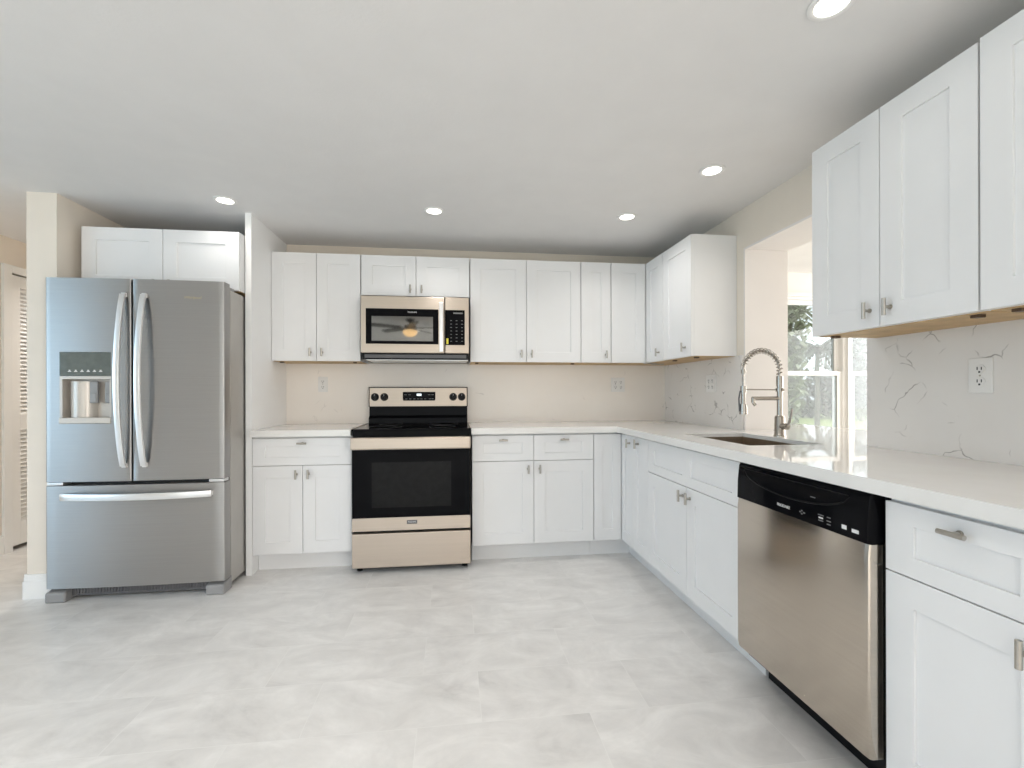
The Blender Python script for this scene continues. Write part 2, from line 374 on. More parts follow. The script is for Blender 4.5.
for a in (0, .42):
    lf = MB(); y0, y1 = a + .003, a + .415
    lf.box(-.018, .014, y0, y0 + .075, .03, 2.022, .002).box(-.018, .014, y1 - .075, y1, .03, 2.022, .002)
    for z0, z1 in ((.03, .20), (.88, 1.0), (1.935, 2.022)): lf.box(-.018, .014, y0 + .075, y1 - .075, z0, z1)
    p = lf.build('door_leaf', M['trimwhite'], d1)
    lv = MB()
    for z0, z1 in ((.20, .88), (1.0, 1.935)):
        n = int((z1 - z0) / .03)
        for i in range(n):
            z = z0 + (i + .5) * (z1 - z0) / n
            t = bmesh.new(); bmesh.ops.create_cube(t, size=1)
            lv.merge(t, Matrix.Translation((-.002, (y0 + y1) / 2, z)) @ Matrix.Rotation(math.radians(56), 4, 'Y') @ Matrix.Diagonal((.041, y1 - y0 - .15, .006, 1)))
    lv.build('louver_slats', M['trimwhite'], p)
for z in (.32, 1.80):
    MB().box(.0, .0165, .0, .012, z - .045, z + .045).build('hinge', M['nickel'], d1)

struct('wall_closet', MB().box(-3.98, -3.9, 3.6, 4.8, 0, CH).box(-3.9, -3.32, 3.6, 3.66, 0, CH).box(-3.9, -3.32, 4.72, 4.8, 0, CH), M['wall'])
# backsplash slabs (quartz)
struct('trim_4', MB().box(-1.258, R, YW - .014, YW - .0005, ZC, 1.376), M['splash_plain'], 'white quartz backsplash on the back wall')
struct('trim_5', MB().box(R - .014, R - .0005, O1 + .003, YW - .014, ZC, 1.376), M['splash'], 'veined quartz backsplash between corner and opening')
struct('trim_6', MB().box(R - .014, R - .0005, .02, O0 - .003, ZC, 1.376), M['splash'], 'veined quartz backsplash under the near wall cabinets')

# ------------------------------------------------------------------ cabinets
# local frame of a cabinet: x = 0..w to the right seen from the room, y = 0 at the wall, -y towards the room
DT = .02; GAP = .0035
def shaker(mb, x0, x1, z0, z1, yf, stile=.076, rail=None, recess=.008, panels=1):
    rail = stile if rail is None else rail
    As = [x0]; pw = (x1 - x0 - stile * (panels + 1)) / panels
    for i in range(panels):
        a = x0 + stile * (i + 1) + pw * i; As += [a, a + pw]
    As += [x1]; zs = [z0, z0 + rail, z1 - rail, z1]
    holes = [(As[1 + 2 * i], As[2 + 2 * i]) for i in range(panels)]
    mb.slab(As, zs, lambda a, b_: not (any(h0 < a < h1 for h0, h1 in holes) and zs[1] < b_ < zs[2]), yf, yf + DT, lambda a, b_, t: (a, t, b_))
    for h0, h1 in holes: mb.box(h0 - .001, h1 + .001, yf + recess, yf + DT - .002, zs[1] - .001, zs[2] + .001)
def knob(parent, x, yf, z, vertical):
    k = MB(); h = .029
    k.cyl((x, yf, z), (x, yf - .024, z), .0052, seg=12).cyl((x, yf, z), (x, yf - .003, z), .008, seg=14)
    if vertical: k.cyl((x, yf - .026, z - h), (x, yf - .026, z + h), .0062, seg=14)
    else: k.cyl((x - h, yf - .026, z), (x + h, yf - .026, z), .0062, seg=14)
    o = k.build('knob', M['nickel'], parent, smooth=True); o['label'] = 'brushed nickel T-bar knob'; return o
def door(root, x0, x1, z0, z1, depth, kx=None, kz=None, stile=.076, rail=None, name='door', panels=1):
    yf = -(depth + DT); mb = MB()
    shaker(mb, x0 + GAP / 2, x1 - GAP / 2, z0 + GAP / 2, z1 - GAP / 2, yf, stile, rail, panels=panels)
    d = mb.build(name, M['white'], root, bevel=.0012)
    if kx is not None: knob(d, kx, yf, kz, name == 'door')
    return d
ZU0, ZU1 = 1.376, 2.138
DU = .287; RU = R - 1.474 - DT - .002
def wall_cab(name, label, loc, rz, w, z0, z1, doors, depth, group=None, blocks=True, stile=.076):
    root = thing(name, label, 'cabinet', (*loc, 0), rz, group)
    MB().box(.0005, w - .0005, -depth, -.001, z0, z1).build('carcass', M['white'], root, bevel=.001)
    bp = MB().box(.004, w - .004, -depth + .012, -.003, z0 - .0025, z0).build('bottom_panel', M['wood'], root)
    bp['label'] = 'raw wood underside'
    if blocks:
        for x in (.05, w - .05):
            b_ = MB().box(x - .012, x + .012, -depth + .03, -depth + .055, z0 - .012, z0 - .0025, .002).build('corner_block', M['brown'], bp)
    for (x0, x1, kx, kz) in doors: door(root, x0, x1, z0 - .002, z1, depth, kx, kz, stile)
    return root
XA, XB_, XC_, XD, XE = -1.2575, -.650, .126, .962, 1.198
kz = ZU0 + .06
wA = XB_ - XA - .004
wall_cab('wall_cabinet', 'white two-door wall cabinet beside the wing wall, left of the microwave', (XA, YW), 0, wA, ZU0, ZU1,
         [(0, wA / 2, wA / 2 - .04, kz), (wA / 2, wA, wA / 2 + .04, kz)], DU)
wM = XC_ - XB_ - .004
wall_cab('wall_cabinet', 'short white two-door cabinet directly above the microwave', (XB_, YW), 0, wM, 1.848, ZU1,
         [(0, wM / 2, wM / 2 - .04, 1.895), (wM / 2, wM, wM / 2 + .04, 1.895)], DU, blocks=False)
wB = XD - XC_ - .002
wall_cab('wall_cabinet', 'wide white two-door wall cabinet right of the microwave', (XC_, YW), 0, wB, ZU0, ZU1,
         [(0, wB / 2, wB / 2 - .04, kz), (wB / 2, wB, wB / 2 + .04, kz)], DU)
wD = XE - XD - .002
wall_cab('wall_cabinet', 'narrow white single-door wall cabinet next to the inside corner', (XD, YW), 0, wD, ZU0, ZU1,
         [(0, wD, wD - .042, kz)], DU, blocks=False)
# corner wall cabinet with folding leaves
cw = thing('corner_wall_cabinet', 'white L-shaped corner wall cabinet with two folding door leaves', 'cabinet', (XE, YW, 0))
YR0 = 3.097
dx = R - XE - .0015; dyy = -(YW - YR0)
poly = [(.001, -.001), (dx, -.001), (dx, dyy + .001), (dx - RU, dyy + .001), (dx - RU, -DU), (.001, -DU)]
MB().prism(poly, ZU0, ZU1).build('carcass', M['white'], cw)
bp = MB().prism([(.004, -.004), (dx - .004, -.004), (dx - .004, dyy + .004), (dx - RU + .012, dyy + .004), (dx - RU + .012, -DU + .012), (.004, -DU + .012)], ZU0 - .0025, ZU0).build('bottom_panel', M['wood'], cw); bp['label'] = 'raw wood underside'
for x, y in ((.30, -.33), (.40, -.24)): MB().box(x - .05, x + .05, y - .01, y + .01, ZU0 - .011, ZU0 - .0025, .002).build('hinge_bracket', M['nickel'], bp)
door(cw, 0, 1.474 - XE - .001, ZU0 - .002, ZU1, DU)
def right_leaf(root, xw, y_far, y_near, z0, z1, kfar, kzz, origin, stile=.076, rail=None, name='door'):
    # a leaf facing -X with its face at world x = xw; built in the root's un-rotated frame
    mb = MB(); shaker(mb, GAP / 2, (y_far - y_near) - GAP / 2, z0 + GAP / 2, z1 - GAP / 2, 0, stile, rail)
    d = mb.build(name, M['white'], root, bevel=.0012)
    d.location = (xw - origin[0], y_far - origin[1], 0); d.rotation_euler = (0, 0, -PI / 2)
    if kfar is not None: knob(d, kfar, 0, kzz, True)
    return d
right_leaf(cw, 1.474, 3.381 - .001, YR0, ZU0 - .002, ZU1, .284 - .06, kz, (XE, YW))
# right-hand wall cabinets (local x runs towards the camera)
wR = YR0 - 2.709
wall_cab('wall_cabinet', 'white single-door wall cabinet ending the run beside the pass-through opening', (R, YR0 - .001), -PI / 2, wR, ZU0, ZU1,
         [(0, wR, wR - .075, kz)], RU)
wN = 1.736 - 1.127
wall_cab('wall_cabinet', 'white two-door wall cabinet on the near side of the pass-through', (R, 1.736), -PI / 2, wN, ZU0, ZU1,
         [(0, wN / 2, wN / 2 - .038, kz), (wN / 2, wN, wN / 2 + .040, kz)], RU)
wall_cab('wall_cabinet', 'white wall cabinet cut off by the picture edge above the outlet', (R, 1.122), -PI / 2, .61, ZU0, ZU1 + .004,
         [(0, .305, .28, kz), (.305, .61, .335, kz)], RU + .004)
# over-fridge cabinet
wF = 2.176 - 1.300
of = wall_cab('wall_cabinet', 'low deep white two-door cabinet above the refrigerator', (-2.176, YW), 0, wF, 1.778, ZU1,
         [(0, .444, .405, 1.80), (.444, wF, .49, 1.80)], YW - 3.0 - DT, blocks=False)

# base cabinets
DB = YW - 3.072 - DT; RB = R - 1.158 - DT
BZ0, BZ1, DZ = .126, .862, .687
def base_cab(label, loc, rz, w, depth, name='base_cabinet', kick=True):
    root = thing(name, label, 'cabinet', (*loc, 0), rz)
    MB().box(.0005, w - .0005, -depth, -.001, .118, .873).build('carcass', M['white'], root)
    if kick: MB().box(.0005, w - .0005, -depth + .075, -depth + .093, 0, .118).build('toe_kick', M['white'], root)
    return root
wb1 = -.650 - XA
b1 = base_cab('white base cabinet with one wide drawer over two doors, left of the range', (XA, YW), 0, wb1, DB)
door(b1, 0, wb1, DZ, BZ1, DB, wb1 / 2, .829, rail=.05, name='drawer')
door(b1, 0, wb1 / 2, BZ0, DZ, DB, wb1 / 2 - .037, .632); door(b1, wb1 / 2, wb1, BZ0, DZ, DB, wb1 / 2 + .037, .632)
wb2 = .960 - .124
b2 = base_cab('white base cabinet with two drawers and two doors, right of the range', (.124, YW), 0, wb2, DB)
for a, c, s_ in ((0, wb2 / 2, 1), (wb2 / 2, wb2, -1)):
    door(b2, a, c, DZ, BZ1, DB, (a + c) / 2, .829, rail=.05, name='drawer')
    door(b2, a, c, BZ0, DZ, DB, wb2 / 2 - s_ * .04, .632)
cb = thing('corner_base_cabinet', 'white L-shaped corner base cabinet with folding door leaves under the worktop', 'cabinet', (.961, YW, 0))
YR1 = 2.862
dx = R - .961 - .001; dyy = -(YW - YR1)
poly = lambda k: [(.001, -.001), (dx, -.001), (dx, dyy + .001), (dx - RB + k, dyy + .001), (dx - RB + k, -DB + k), (.001, -DB + k)]
MB().prism(poly(0), .118, .873).build('carcass', M['white'], cb)
MB().prism(poly(.075), 0, .118).build('toe_kick', M['white'], cb)
door(cb, 0, 1.158 - .961 - .001, BZ0, BZ1, DB, stile=.06, rail=.076)
right_leaf(cb, 1.158, 3.071, YR1, BZ0, BZ1, .155, .812, (.961, YW), stile=.06, rail=.076)
wn = YR1 - 2.632
b3 = base_cab('narrow white single-door base cabinet between corner and sink base', (R, YR1), -PI / 2, wn, RB)
door(b3, 0, wn, BZ0, BZ1, RB, .085, .822, stile=.065, rail=.076)
ws_ = 2.632 - 1.719
b4 = base_cab('white sink base cabinet with a long false drawer front over two doors', (R, 2.632), -PI / 2, ws_, RB)
bpy.data.objects.remove([c for c in b4.children if c.name.startswith('carcass')][0])
MB().box(.0005, .018, -RB, -.001, .118, .873).box(ws_ - .018, ws_ - .0005, -RB, -.001, .118, .873).box(.018, ws_ - .018, -RB, -.001, .118, .136).box(.018, ws_ - .018, -RB, -RB + .018, .66, .873).build('carcass', M['white'], b4)
door(b4, 0, ws_, DZ - .014, BZ1, RB, rail=.05, name='false_front', panels=2)
door(b4, 0, ws_ / 2, BZ0, DZ - .014, RB, ws_ / 2 - .036, .622); door(b4, ws_ / 2, ws_, BZ0, DZ - .014, RB, ws_ / 2 + .036, .622)
b5 = base_cab('white base cabinet with one drawer over one door, on the near side of the dishwasher', (R, 1.109), -PI / 2, .376, RB)
door(b5, 0, .376, .670, BZ1 - .006, RB, .186, .819, rail=.052, name='drawer')
door(b5, 0, .376, BZ0, .670, RB, .314, .615)
b6 = base_cab('white two-door base cabinet at the near end of the run, outside the picture', (R, .731), -PI / 2, .69, RB)
door(b6, 0, .345, BZ0, BZ1, RB, .31, .8); door(b6, .345, .69, BZ0, BZ1, RB, .38, .8)

# ------------------------------------------------------------------ worktops
CT0, CT1 = .8745, ZC
CTM = .894
wt = MB().box(XA, -.650, 3.030, YW - .015, CTM, CT1).box(XA, -.650, 3.030, 3.07, CT0, CTM).build('worktop', M['quartz'])
tag(wt, 'short white quartz worktop between wing wall and range', 'countertop')
SX0, SX1, SY0, SY1 = 1.285, 1.640, 1.862, 2.440
XF = 1.112
def in_top(a, b_):
    if SX0 < a < SX1 and SY0 < b_ < SY1: return False
    if b_ > 3.030 and .118 < a < R - .015: return True
    if XF < a < R - .015 and .04 < b_: return b_ < YW - .015
    if R - .015 < a < ROUT: return O0 + .013 < b_ < O1 - .013
    if a > ROUT: return 1.5 < b_ < 3.1
    return False
mb = MB(); mb.slab([.118, XF, SX0, SX1, R - .015, ROUT + .004, 2.52], [.04, 1.5, O0 + .013, SY0, SY1, O1 - .013, 3.030, 3.1, YW - .015], in_top, CTM, CT1, lambda a, b_, t: (a, b_, t))
mb.box(.118, XF + .04, 3.030, 3.07, CT0, CTM).box(XF, XF + .04, .04, 3.030, CT0, CTM).box(2.48, 2.52, 1.5, 3.1, CT0, CTM)
wt2 = mb.build('worktop', M['quartz'])
tag(wt2, 'long L-shaped white quartz worktop with the sink cut-out and pass-through ledge', 'countertop')
# sink
sk = thing('undermount_sink', 'rectangular stainless steel sink set under the white worktop', 'sink', ((SX0 + SX1) / 2, (SY0 + SY1) / 2, .66))
hx, hy = (SX1 - SX0) / 2 + .006, (SY1 - SY0) / 2 + .006
s_ = MB(); zt = CTM - .0005 - .66
s_.box(-hx, hx, -hy, hy, 0, .004).box(-hx - .003, -hx, -hy, hy, 0, zt).box(hx, hx + .003, -hy, hy, 0, zt).box(-hx, hx, -hy - .003, -hy, 0, zt).box(-hx, hx, hy, hy + .003, 0, zt)
s_.build('basin', M['sinksteel'], sk)
MB().lathe([(.0, .004), (.045, .004), (.045, .0065), (.036, .008), (.03, .006), (0, .006)], (0.03, 0, 0), seg=28).build('drain', M['faucet'], sk, smooth=True)
# faucet: spring-neck pull-down with pot-filler arm
FX, FY = 1.705, 2.225
fa = thing('spring_faucet', 'brushed nickel spring-neck kitchen faucet behind the sink', 'faucet', (FX, FY, ZC))
MB().lathe([(.029, 0), (.029, .006), (.0255, .012), (.0245, .10), (.022, .108), (.016, .110)], (0, 0, 0), seg=28).build('base_body', M['faucet'], fa, smooth=True)
MB().cyl((0, 0, .108), (0, 0, .30), .0135).cyl((0, 0, .262), (0, 0, .318), .0165).build('column', M['faucet'], fa, smooth=True)
h_ = MB().cyl((.0, -.018, .055), (.0, -.055, .055), .0165).cyl((0, -.05, .055), (0, -.062, .06), .012, .008)
h_.tube([(0, -.056, .058), (.004, -.068, .085), (.006, -.076, .125), (.007, -.080, .150)], [.006, .0055, .005, .0045]).build('lever', M['faucet'], fa, smooth=True)
SPX = -.205
ax = SPX / 2; ra = -SPX / 2; ztop = .345
arc = [Vector((0, 0, .30)), Vector((0, 0, ztop - .02))] + [Vector((ax + ra * math.cos(a), 0, ztop + ra * 1.02 * math.sin(a))) for a in [PI * k / 24 for k in range(25)]] + [Vector((SPX, 0, .30)), Vector((SPX, 0, .235))]
MB().tube(arc, .0068, 10).build('hose', M['faucet'], fa, smooth=True)
# spring coil
def along(pts, n):
    ds = [0]
    for a, b_ in zip(pts, pts[1:]): ds.append(ds[-1] + (b_ - a).length)
    out = []
    for i in range(n + 1):
        d = ds[-1] * i / n; j = max(0, min(len(pts) - 2, next((k for k in range(len(ds) - 1) if ds[k + 1] >= d), len(pts) - 2)))
        out.append(pts[j].lerp(pts[j + 1], (d - ds[j]) / max(1e-6, ds[j + 1] - ds[j])))
    return out
sp = along(arc[1:25], 17 * 9); coil = []
for i, p in enumerate(sp):
    d = (sp[min(i + 1, len(sp) - 1)] - sp[max(i - 1, 0)]).normalized(); a = Vector((0, 1, 0)); b_ = d.cross(a)
    t = 2 * PI * i / 9
    coil.append(p + (a * math.cos(t) + b_ * math.sin(t)) * .0140)
MB().tube(coil, .0027, 6).build('spring_coil', M['faucet'], fa, smooth=True)
MB().cyl((SPX + .002, 0, .330), (SPX, 0, .352), .0125).build('spring_collar', M['faucet'], fa, smooth=True)
sh = MB().cyl((SPX, 0, .235), (SPX, 0, .165), .0115).cyl((SPX, 0, .265), (SPX, 0, .232), .0155).cyl((SPX, 0, .172), (SPX, 0, .118), .0185, .0205).build('spray_head', M['faucet'], fa, smooth=True)
MB().tube([(SPX - .018, 0, .24), (SPX - .026, 0, .20), (SPX - .022, 0, .135)], .004, 8).build('spray_trigger', M['greydark'], sh, smooth=True)
MB().tube([(0, 0, .245), (-.10, 0, .246), (SPX + .012, 0, .247)], .0035, 8).cyl((.0, 0, .235), (0, 0, .255), .019).cyl((0, -.016, .245), (0, -.028, .245), .007).build('support_arm', M['faucet'], fa, smooth=True)
MB().cyl((0, 0, .200), (-.155, 0, .200), .0105).cyl((-.150, 0, .205), (-.150, 0, .178), .010).cyl((-.150, 0, .178), (-.142, -.006, .163), .008).build('pot_filler_spout', M['faucet'], fa, smooth=True)

# ------------------------------------------------------------------ refrigerator
FXC, FW = -1.7575, .918
fr = thing('refrigerator', 'stainless french-door refrigerator with water dispenser and bottom freezer drawer', 'refrigerator', (FXC, 2.80, 0))
hw = FW / 2; SP = -.017
yfn = lambda x: .013 * (x / hw) ** 2 - .003             # bowed front, local y (0 = door face)
def bowed(x0, x1, z0, z1, yb, hole=None, ry=.007):
    mb = MB(); n = 14; xs = sorted(set([x0 + (x1 - x0) * i / n for i in range(n + 1)] + ([hole[0], hole[1]] if hole else [])))
    zs = [z0, z1] if not hole else [z0, hole[2], hole[3], z1]
    def f(x):                                            # rounded outer vertical edges
        y = yfn(x)
        for e in (x0, x1):
            d = abs(x - e)
            if d < ry: y += ry - math.sqrt(max(0, ry * ry - (ry - d) ** 2))
        return y
    extra = [x0 + ry * k for k in (.08, .25, .5, 1)] + [x1 - ry * k for k in (.08, .25, .5, 1)]
    xs = sorted(set(xs + extra))
    ins = (lambda x, z: not (hole[0] < x < hole[1] and hole[2] < z < hole[3])) if hole else (lambda x, z: True)
    mb.slab(xs, zs, ins, 0, 1, lambda x, z, t: (x, f(x) if t == 0 else yb, z))
    return mb
DT0, DT1 = .662, 1.786
HX0, HX1, HZ0, HZ1 = -.383, -.123, .982, 1.378
dl = bowed(-hw, SP - .0035, DT0, DT1, .075, (HX0, HX1, HZ0, HZ1)).build('door', M['steel_fr'], fr, smooth=True)
dr = bowed(SP + .0035, hw, DT0, DT1, .075).build('door', M['steel_fr'], fr, smooth=True)
fd = bowed(-hw, hw, .076, .640, .075).build('freezer_drawer', M['steel_fr'], fr, smooth=True)
body = MB().box(-hw + .004, hw - .004, .092, .87, .03, 1.756, .006).build('body', M['steel_side'], fr)
MB().box(-hw + .012, hw - .012, .070, .094, .09, 1.75).build('door_gasket', M['dark'], fr)
for s_ in (-1, 1):
    MB().box(s_ * (hw - .06) - .045, s_ * (hw - .06) + .045, .05, .17, 1.7565, 1.778, .008).build('hinge_cover', M['grey'], fr)
    MB().box(s_ * (hw - .045) - .04, s_ * (hw - .045) + .04, .012, .07, .642, .659, .003).build('center_hinge', M['steel_handle'], fr)
    ft = MB(); a = s_ * (hw - .05)
    ft.strip([[(a - .05, -.0, .0), (a + .05, -.0, .0), (a + .05, -.0, .055), (a - .05, -.0, .055)], [(a - .05, .10, .0), (a + .05, .10, .0), (a + .05, .10, .078), (a - .05, .10, .078)]])
    ft.build('foot', M['grey'], fr, bevel=.008)
gb = MB().box(-hw + .10, hw - .10, .05, .09, .018, .078, .003)
for i in range(44):
    x = -hw + .12 + i * (FW - .24) / 43; gb.box(x - .003, x + .003, .046, .05, .03, .068)
gb.build('kick_grille', M['greydark'], fr)
def bow_handle(parent, p0, p1, bow, wdt, thk, along_x):
    n = 18; secs = []
    for i in range(n + 1):
        t = i / n; p = Vector(p0).lerp(Vector(p1), t); o = bow * (1 - (2 * t - 1) ** 2) ** .9
        y = p.y - o
        if along_x: secs.append([(p.x, y, p.z - wdt / 2), (p.x, y, p.z + wdt / 2), (p.x, y + thk, p.z + wdt / 2), (p.x, y + thk, p.z - wdt / 2)])
        else: secs.append([(p.x - wdt / 2, y, p.z), (p.x + wdt / 2, y, p.z), (p.x + wdt / 2, y + thk, p.z), (p.x - wdt / 2, y + thk, p.z)])
    mb = MB().strip(secs)
    o = mb.build('handle', M['steel_handle'], parent, smooth=True, bevel=.002); o['label'] = 'bright curved bar handle'
    return o
bow_handle(dl, (SP - .036, -.024, .745), (SP - .036, -.024, 1.70), .052, .029, .012, False)
bow_handle(dr, (SP + .068, -.024, .745), (SP + .068, -.024, 1.70), .052, .029, .012, False)
bow_handle(fd, (-.372, -.016, .582), (.398, -.016, .582), .045, .036, .012, True)
for prt, pts in ((dl, [(SP - .036, z) for z in (.75, 1.695)]), (dr, [(SP + .068, z) for z in (.75, 1.695)]), (fd, [(-.362, .582), (.388, .582)])):
    for x, z in pts: MB().box(x - .011, x + .011, -.016, yfn(x) + .004, z - .012, z + .012, .002).build('handle_mount', M['steel_handle'], prt)
# dispenser
dp = MB()
dp.slab([HX0, HX1], [HZ0, HZ1 - .0], lambda a, b_: True, .062, .064, lambda a, b_, t: (a, t, b_))
dp.box(HX0 - .001, HX0 + .012, .004, .063, HZ0, 1.245).box(HX1 - .012, HX1 + .001, .004, .063, HZ0, 1.245)
dp.box(HX0 + .012, HX1 - .012, .004, .063, 1.228, 1.245)
dpo = dp.build('dispenser_recess', M['recess'], dl)
dpan = MB().box(HX0 + .001, HX1 - .001, -.001, .03, 1.247, HZ1 - .001, .002).build('dispenser_display', M['teal'], dl); dpan['label'] = 'dark greenish touch display'
ic = MB()
for i in range(6):
    x = HX0 + .052 + i * .031; ic.box(x - .008, x + .008, -.0018, -.0008, 1.268, 1.272).box(x - .004, x + .004, -.0018, -.0008, 1.274, 1.279)
ic.build('touch_icons', M['letter'], dl)
MB().box(HX0 + .001, HX1 - .001, -.006, .06, HZ0 + .001, HZ0 + .034, .004).build('drip_tray', M['recess'], dl)
MB().lathe([(.068, 0), (.068, .20)], (HX0 + .085, .075, HZ0 + .034), seg=28).build('dispenser_column', M['recess'], dl, smooth=True)
for x in (HX0 + .155, HX0 + .232):
    MB().box(x - .020, x + .020, .022, .036, 1.095, 1.215, .004).box(x - .014, x + .014, .018, .024, 1.10, 1.15, .003).build('paddle', M['grey'], dl)
text('logo_lettering', 'Whirlpool', .022, M['gold'], dr, (.295, yfn(.295) - .0012, 1.690), (PI / 2, 0, 0), shear=.25)
# ------------------------------------------------------------------ range
RX0, RX1, RY = -.641, .114, 3.010
rg = thing('electric_range', 'stainless steel freestanding electric range with black glass oven door', 'range', ((RX0 + RX1) / 2, RY, 0))
hw = (RX1 - RX0) / 2
MB().box(-hw + .004, hw - .004, .035, .655, .03, .905).build('body', M['blackplastic'], rg)
MB().box(-hw, hw, .0, .64, .905, .918, .004).box(-hw + .006, hw - .006, .004, .034, .872, .905).build('cooktop', M['black'], rg)
for s_ in (-1, 1): MB().box(s_ * hw - .0035, s_ * hw + .0035, .02, .56, .9165, .9205, .0008).build('cooktop_side_trim', M['steel'], rg)
for x, y, r in ((-.19, .17, .11), (.19, .17, .09), (-.19, .43, .08), (.19, .43, .105)):
    MB().lathe([(r - .002, .9181), (r - .002, .9185), (r, .9185), (r, .9181)], (x, y, 0), seg=40).build('burner_ring', M['letterdim'], rg)
od = MB().box(-hw + .003, hw - .003, -.0, .034, .345, .865, .003).build('oven_door', M['black'], rg)
MB().box(-hw + .003, hw - .003, -.005, .0005, .268, .352, .003).box(-hw + .003, hw - .003, .0005, .034, .268, .344).build('door_lower_trim', M['steel'], od)
MB().box(-.252, .250, -.0012, .0005, .415, .705, .0004).build('oven_window', M['ovenglass'], od)
hd = MB().box(-hw + .001, hw - .001, -.046, -.022, .790, .868, .009).box(-hw + .03, -hw + .06, -.03, .002, .80, .85).box(hw - .06, hw - .03, -.03, .002, .80, .85).build('oven_handle', M['steel'], od)
bd = MB().box(-.033, .033, -.0062, -.0048, .308, .332, .001).build('badge', M['greydark'], od)
text('badge_lettering', 'FRIGIDAIRE', .0125, M['letter'], bd, (0, -.0066, .320), (PI / 2, 0, 0), squash=.82)
MB().box(-hw + .003, hw - .003, -.004, .034, .035, .252, .004).build('storage_drawer', M['steel'], rg)
for x in (-1, 1):
    for y in (.06, .58): MB().lathe([(.018, 0), (.018, .012), (.010, .014), (.010, .03)], (x * (hw - .04), y, 0), seg=16).build('foot', M['blackplastic'], rg, smooth=True)
# backguard
by = .615
bg = MB().strip([[(-hw + .004, by - .03, .918), (hw - .004, by - .03, .918), (hw - .004, .66, .918), (-hw + .004, .66, .918)],
                 [(-hw + .004, by - .028, .955), (hw - .004, by - .028, .955), (hw - .004, .66, .955), (-hw + .004, .66, .955)],
                 [(-hw + .004, by, .975), (hw - .004, by, .975), (hw - .004, .66, .975), (-hw + .004, .66, .975)],
                 [(-hw + .004, by + .004, 1.04), (hw - .004, by + .004, 1.04), (hw - .004, .66, 1.04), (-hw + .004, .66, 1.04)],
                 [(-hw + .001, by - .012, 1.042), (hw - .001, by - .012, 1.042), (hw - .001, .66, 1.042), (-hw + .001, .66, 1.042)],
                 [(-hw + .001, by - .002, 1.194), (hw - .001, by - .002, 1.194), (hw - .001, .66, 1.194), (-hw + .001, .66, 1.194)]]).build('backguard', M['black'], rg)
sl = lambda z: by - .012 + .010 * (z - 1.042) / .152
cp = MB().strip([[(-hw + .008, sl(1.046) - .003, 1.046), (hw - .008, sl(1.046) - .003, 1.046), (hw - .008, sl(1.046) + .002, 1.046), (-hw + .008, sl(1.046) + .002, 1.046)],
                 [(-hw + .008, sl(1.187) - .003, 1.187), (hw - .008, sl(1.187) - .003, 1.187), (hw - .008, sl(1.187) + .002, 1.187), (-hw + .008, sl(1.187) + .002, 1.187)]]).build('control_panel', M['steel'], rg)
zk = 1.117; yk = sl(zk) - .003
ds = MB().box(-.121, .127, yk - .002, yk + .001, 1.085, 1.156, .004).build('display', M['black'], cp)
MB().box(-.015, .020, yk - .0032, yk - .0018, 1.126, 1.142).build('clock_digits', M['display'], ds)
for x in (-.095, -.065, -.033, -.005, .02, .048, .085, .105): MB().box(x - .008, x + .008, yk - .003, yk - .0018, 1.100, 1.104).build('touch_icon', M['letterdim'], ds)
for x in (-.10, -.07, .08, .105): MB().box(x - .009, x + .009, yk - .003, yk - .0018, 1.132, 1.136).build('touch_icon', M['letterdim'], ds)
for x in (-.330, -.260, .264, .330):
    k = MB().lathe([(.0, 0), (.030, 0), (.030, -.005), (.026, -.007), (.0245, -.022), (.022, -.025), (0, -.025)], (x, yk, zk), 'y', 28)
    k.box(x - .0045, x + .0045, yk - .030, yk - .022, zk - .023, zk + .023, .002)
    ko = k.build('knob', M['blackplastic'], cp, smooth=True); ko['label'] = 'black burner knob'
    MB().box(x - .001, x + .001, yk - .0308, yk - .0298, zk + .008, zk + .021).build('pointer', M['letter'], ko)

# ------------------------------------------------------------------ microwave
MY = 3.300
mw = thing('microwave_oven', 'stainless over-the-range microwave with black glass door', 'microwave', ((RX0 + RX1) / 2 + .0015, MY, 1.385))
hw = .376; H0, H1 = .045, .443
MB().box(-hw + .003, hw - .003, .040, .386, 0, H1 - .002, .003).build('body', M['blackplastic'], mw)
ub = MB().box(-hw + .03, hw - .006, .05, .38, -.003, .0)
ub.build('bottom_plate', M['steel_handle'], mw)
vt = MB().box(-hw + .02, hw - .02, .034, .042, .012, .036)
vt.build('vent_grille', M['greydark'], mw)
xs = .204                                                   # seam door / control column
mdoor = MB().box(-hw, xs - .002, 0, .038, H0, H1, .004).build('door', M['steel'], mw)
mg = MB().box(-hw + .035, .160, -.003, .001, H0 + .062, H1 - .088, .002).build('door_glass', M['black'], mdoor)
MB().box(-hw + .075, .122, -.0038, -.0028, H0 + .083, H1 - .142, .0004).build('door_window', M['mwglass'], mg)
text('logo_lettering', 'FRIGIDAIRE', .0125, M['letter'], mg, (-.022, -.0034, H1 - .112), (PI / 2, 0, 0))
mh = MB().box(.166, .194, -.040, -.026, H0 + .006, H1 - .045, .004).box(.169, .191, -.03, .001, H0 + .012, H0 + .035).box(.169, .191, -.03, .001, H1 - .08, H1 - .055).build('handle', M['steel_handle'], mdoor); mh['label'] = 'bright vertical bar handle'
cc = MB().box(xs + .002, hw, 0, .038, H0, H1, .004).build('control_column', M['steel'], mw)
cpn = MB().box(xs + .004, hw - .030, -.003, .001, H0 + .058, H1 - .09, .002).build('keypad', M['black'], cc)
xa, xb = xs + .045, hw - .05
kb = MB()
for r in range(7):
    for c in range(3):
        x = xa + (xb - xa) * c / 2; z = H0 + .085 + r * .0245
        kb.box(x - .006, x + .006, -.0038, -.0028, z - .002, z + .002)
kb.build('key_markings', M['letterdim'], cpn)
MB().box(xs + .060, hw - .045, -.0038, -.0028, H1 - .118, H1 - .108).build('clock_digits', M['letterdim'], cpn)
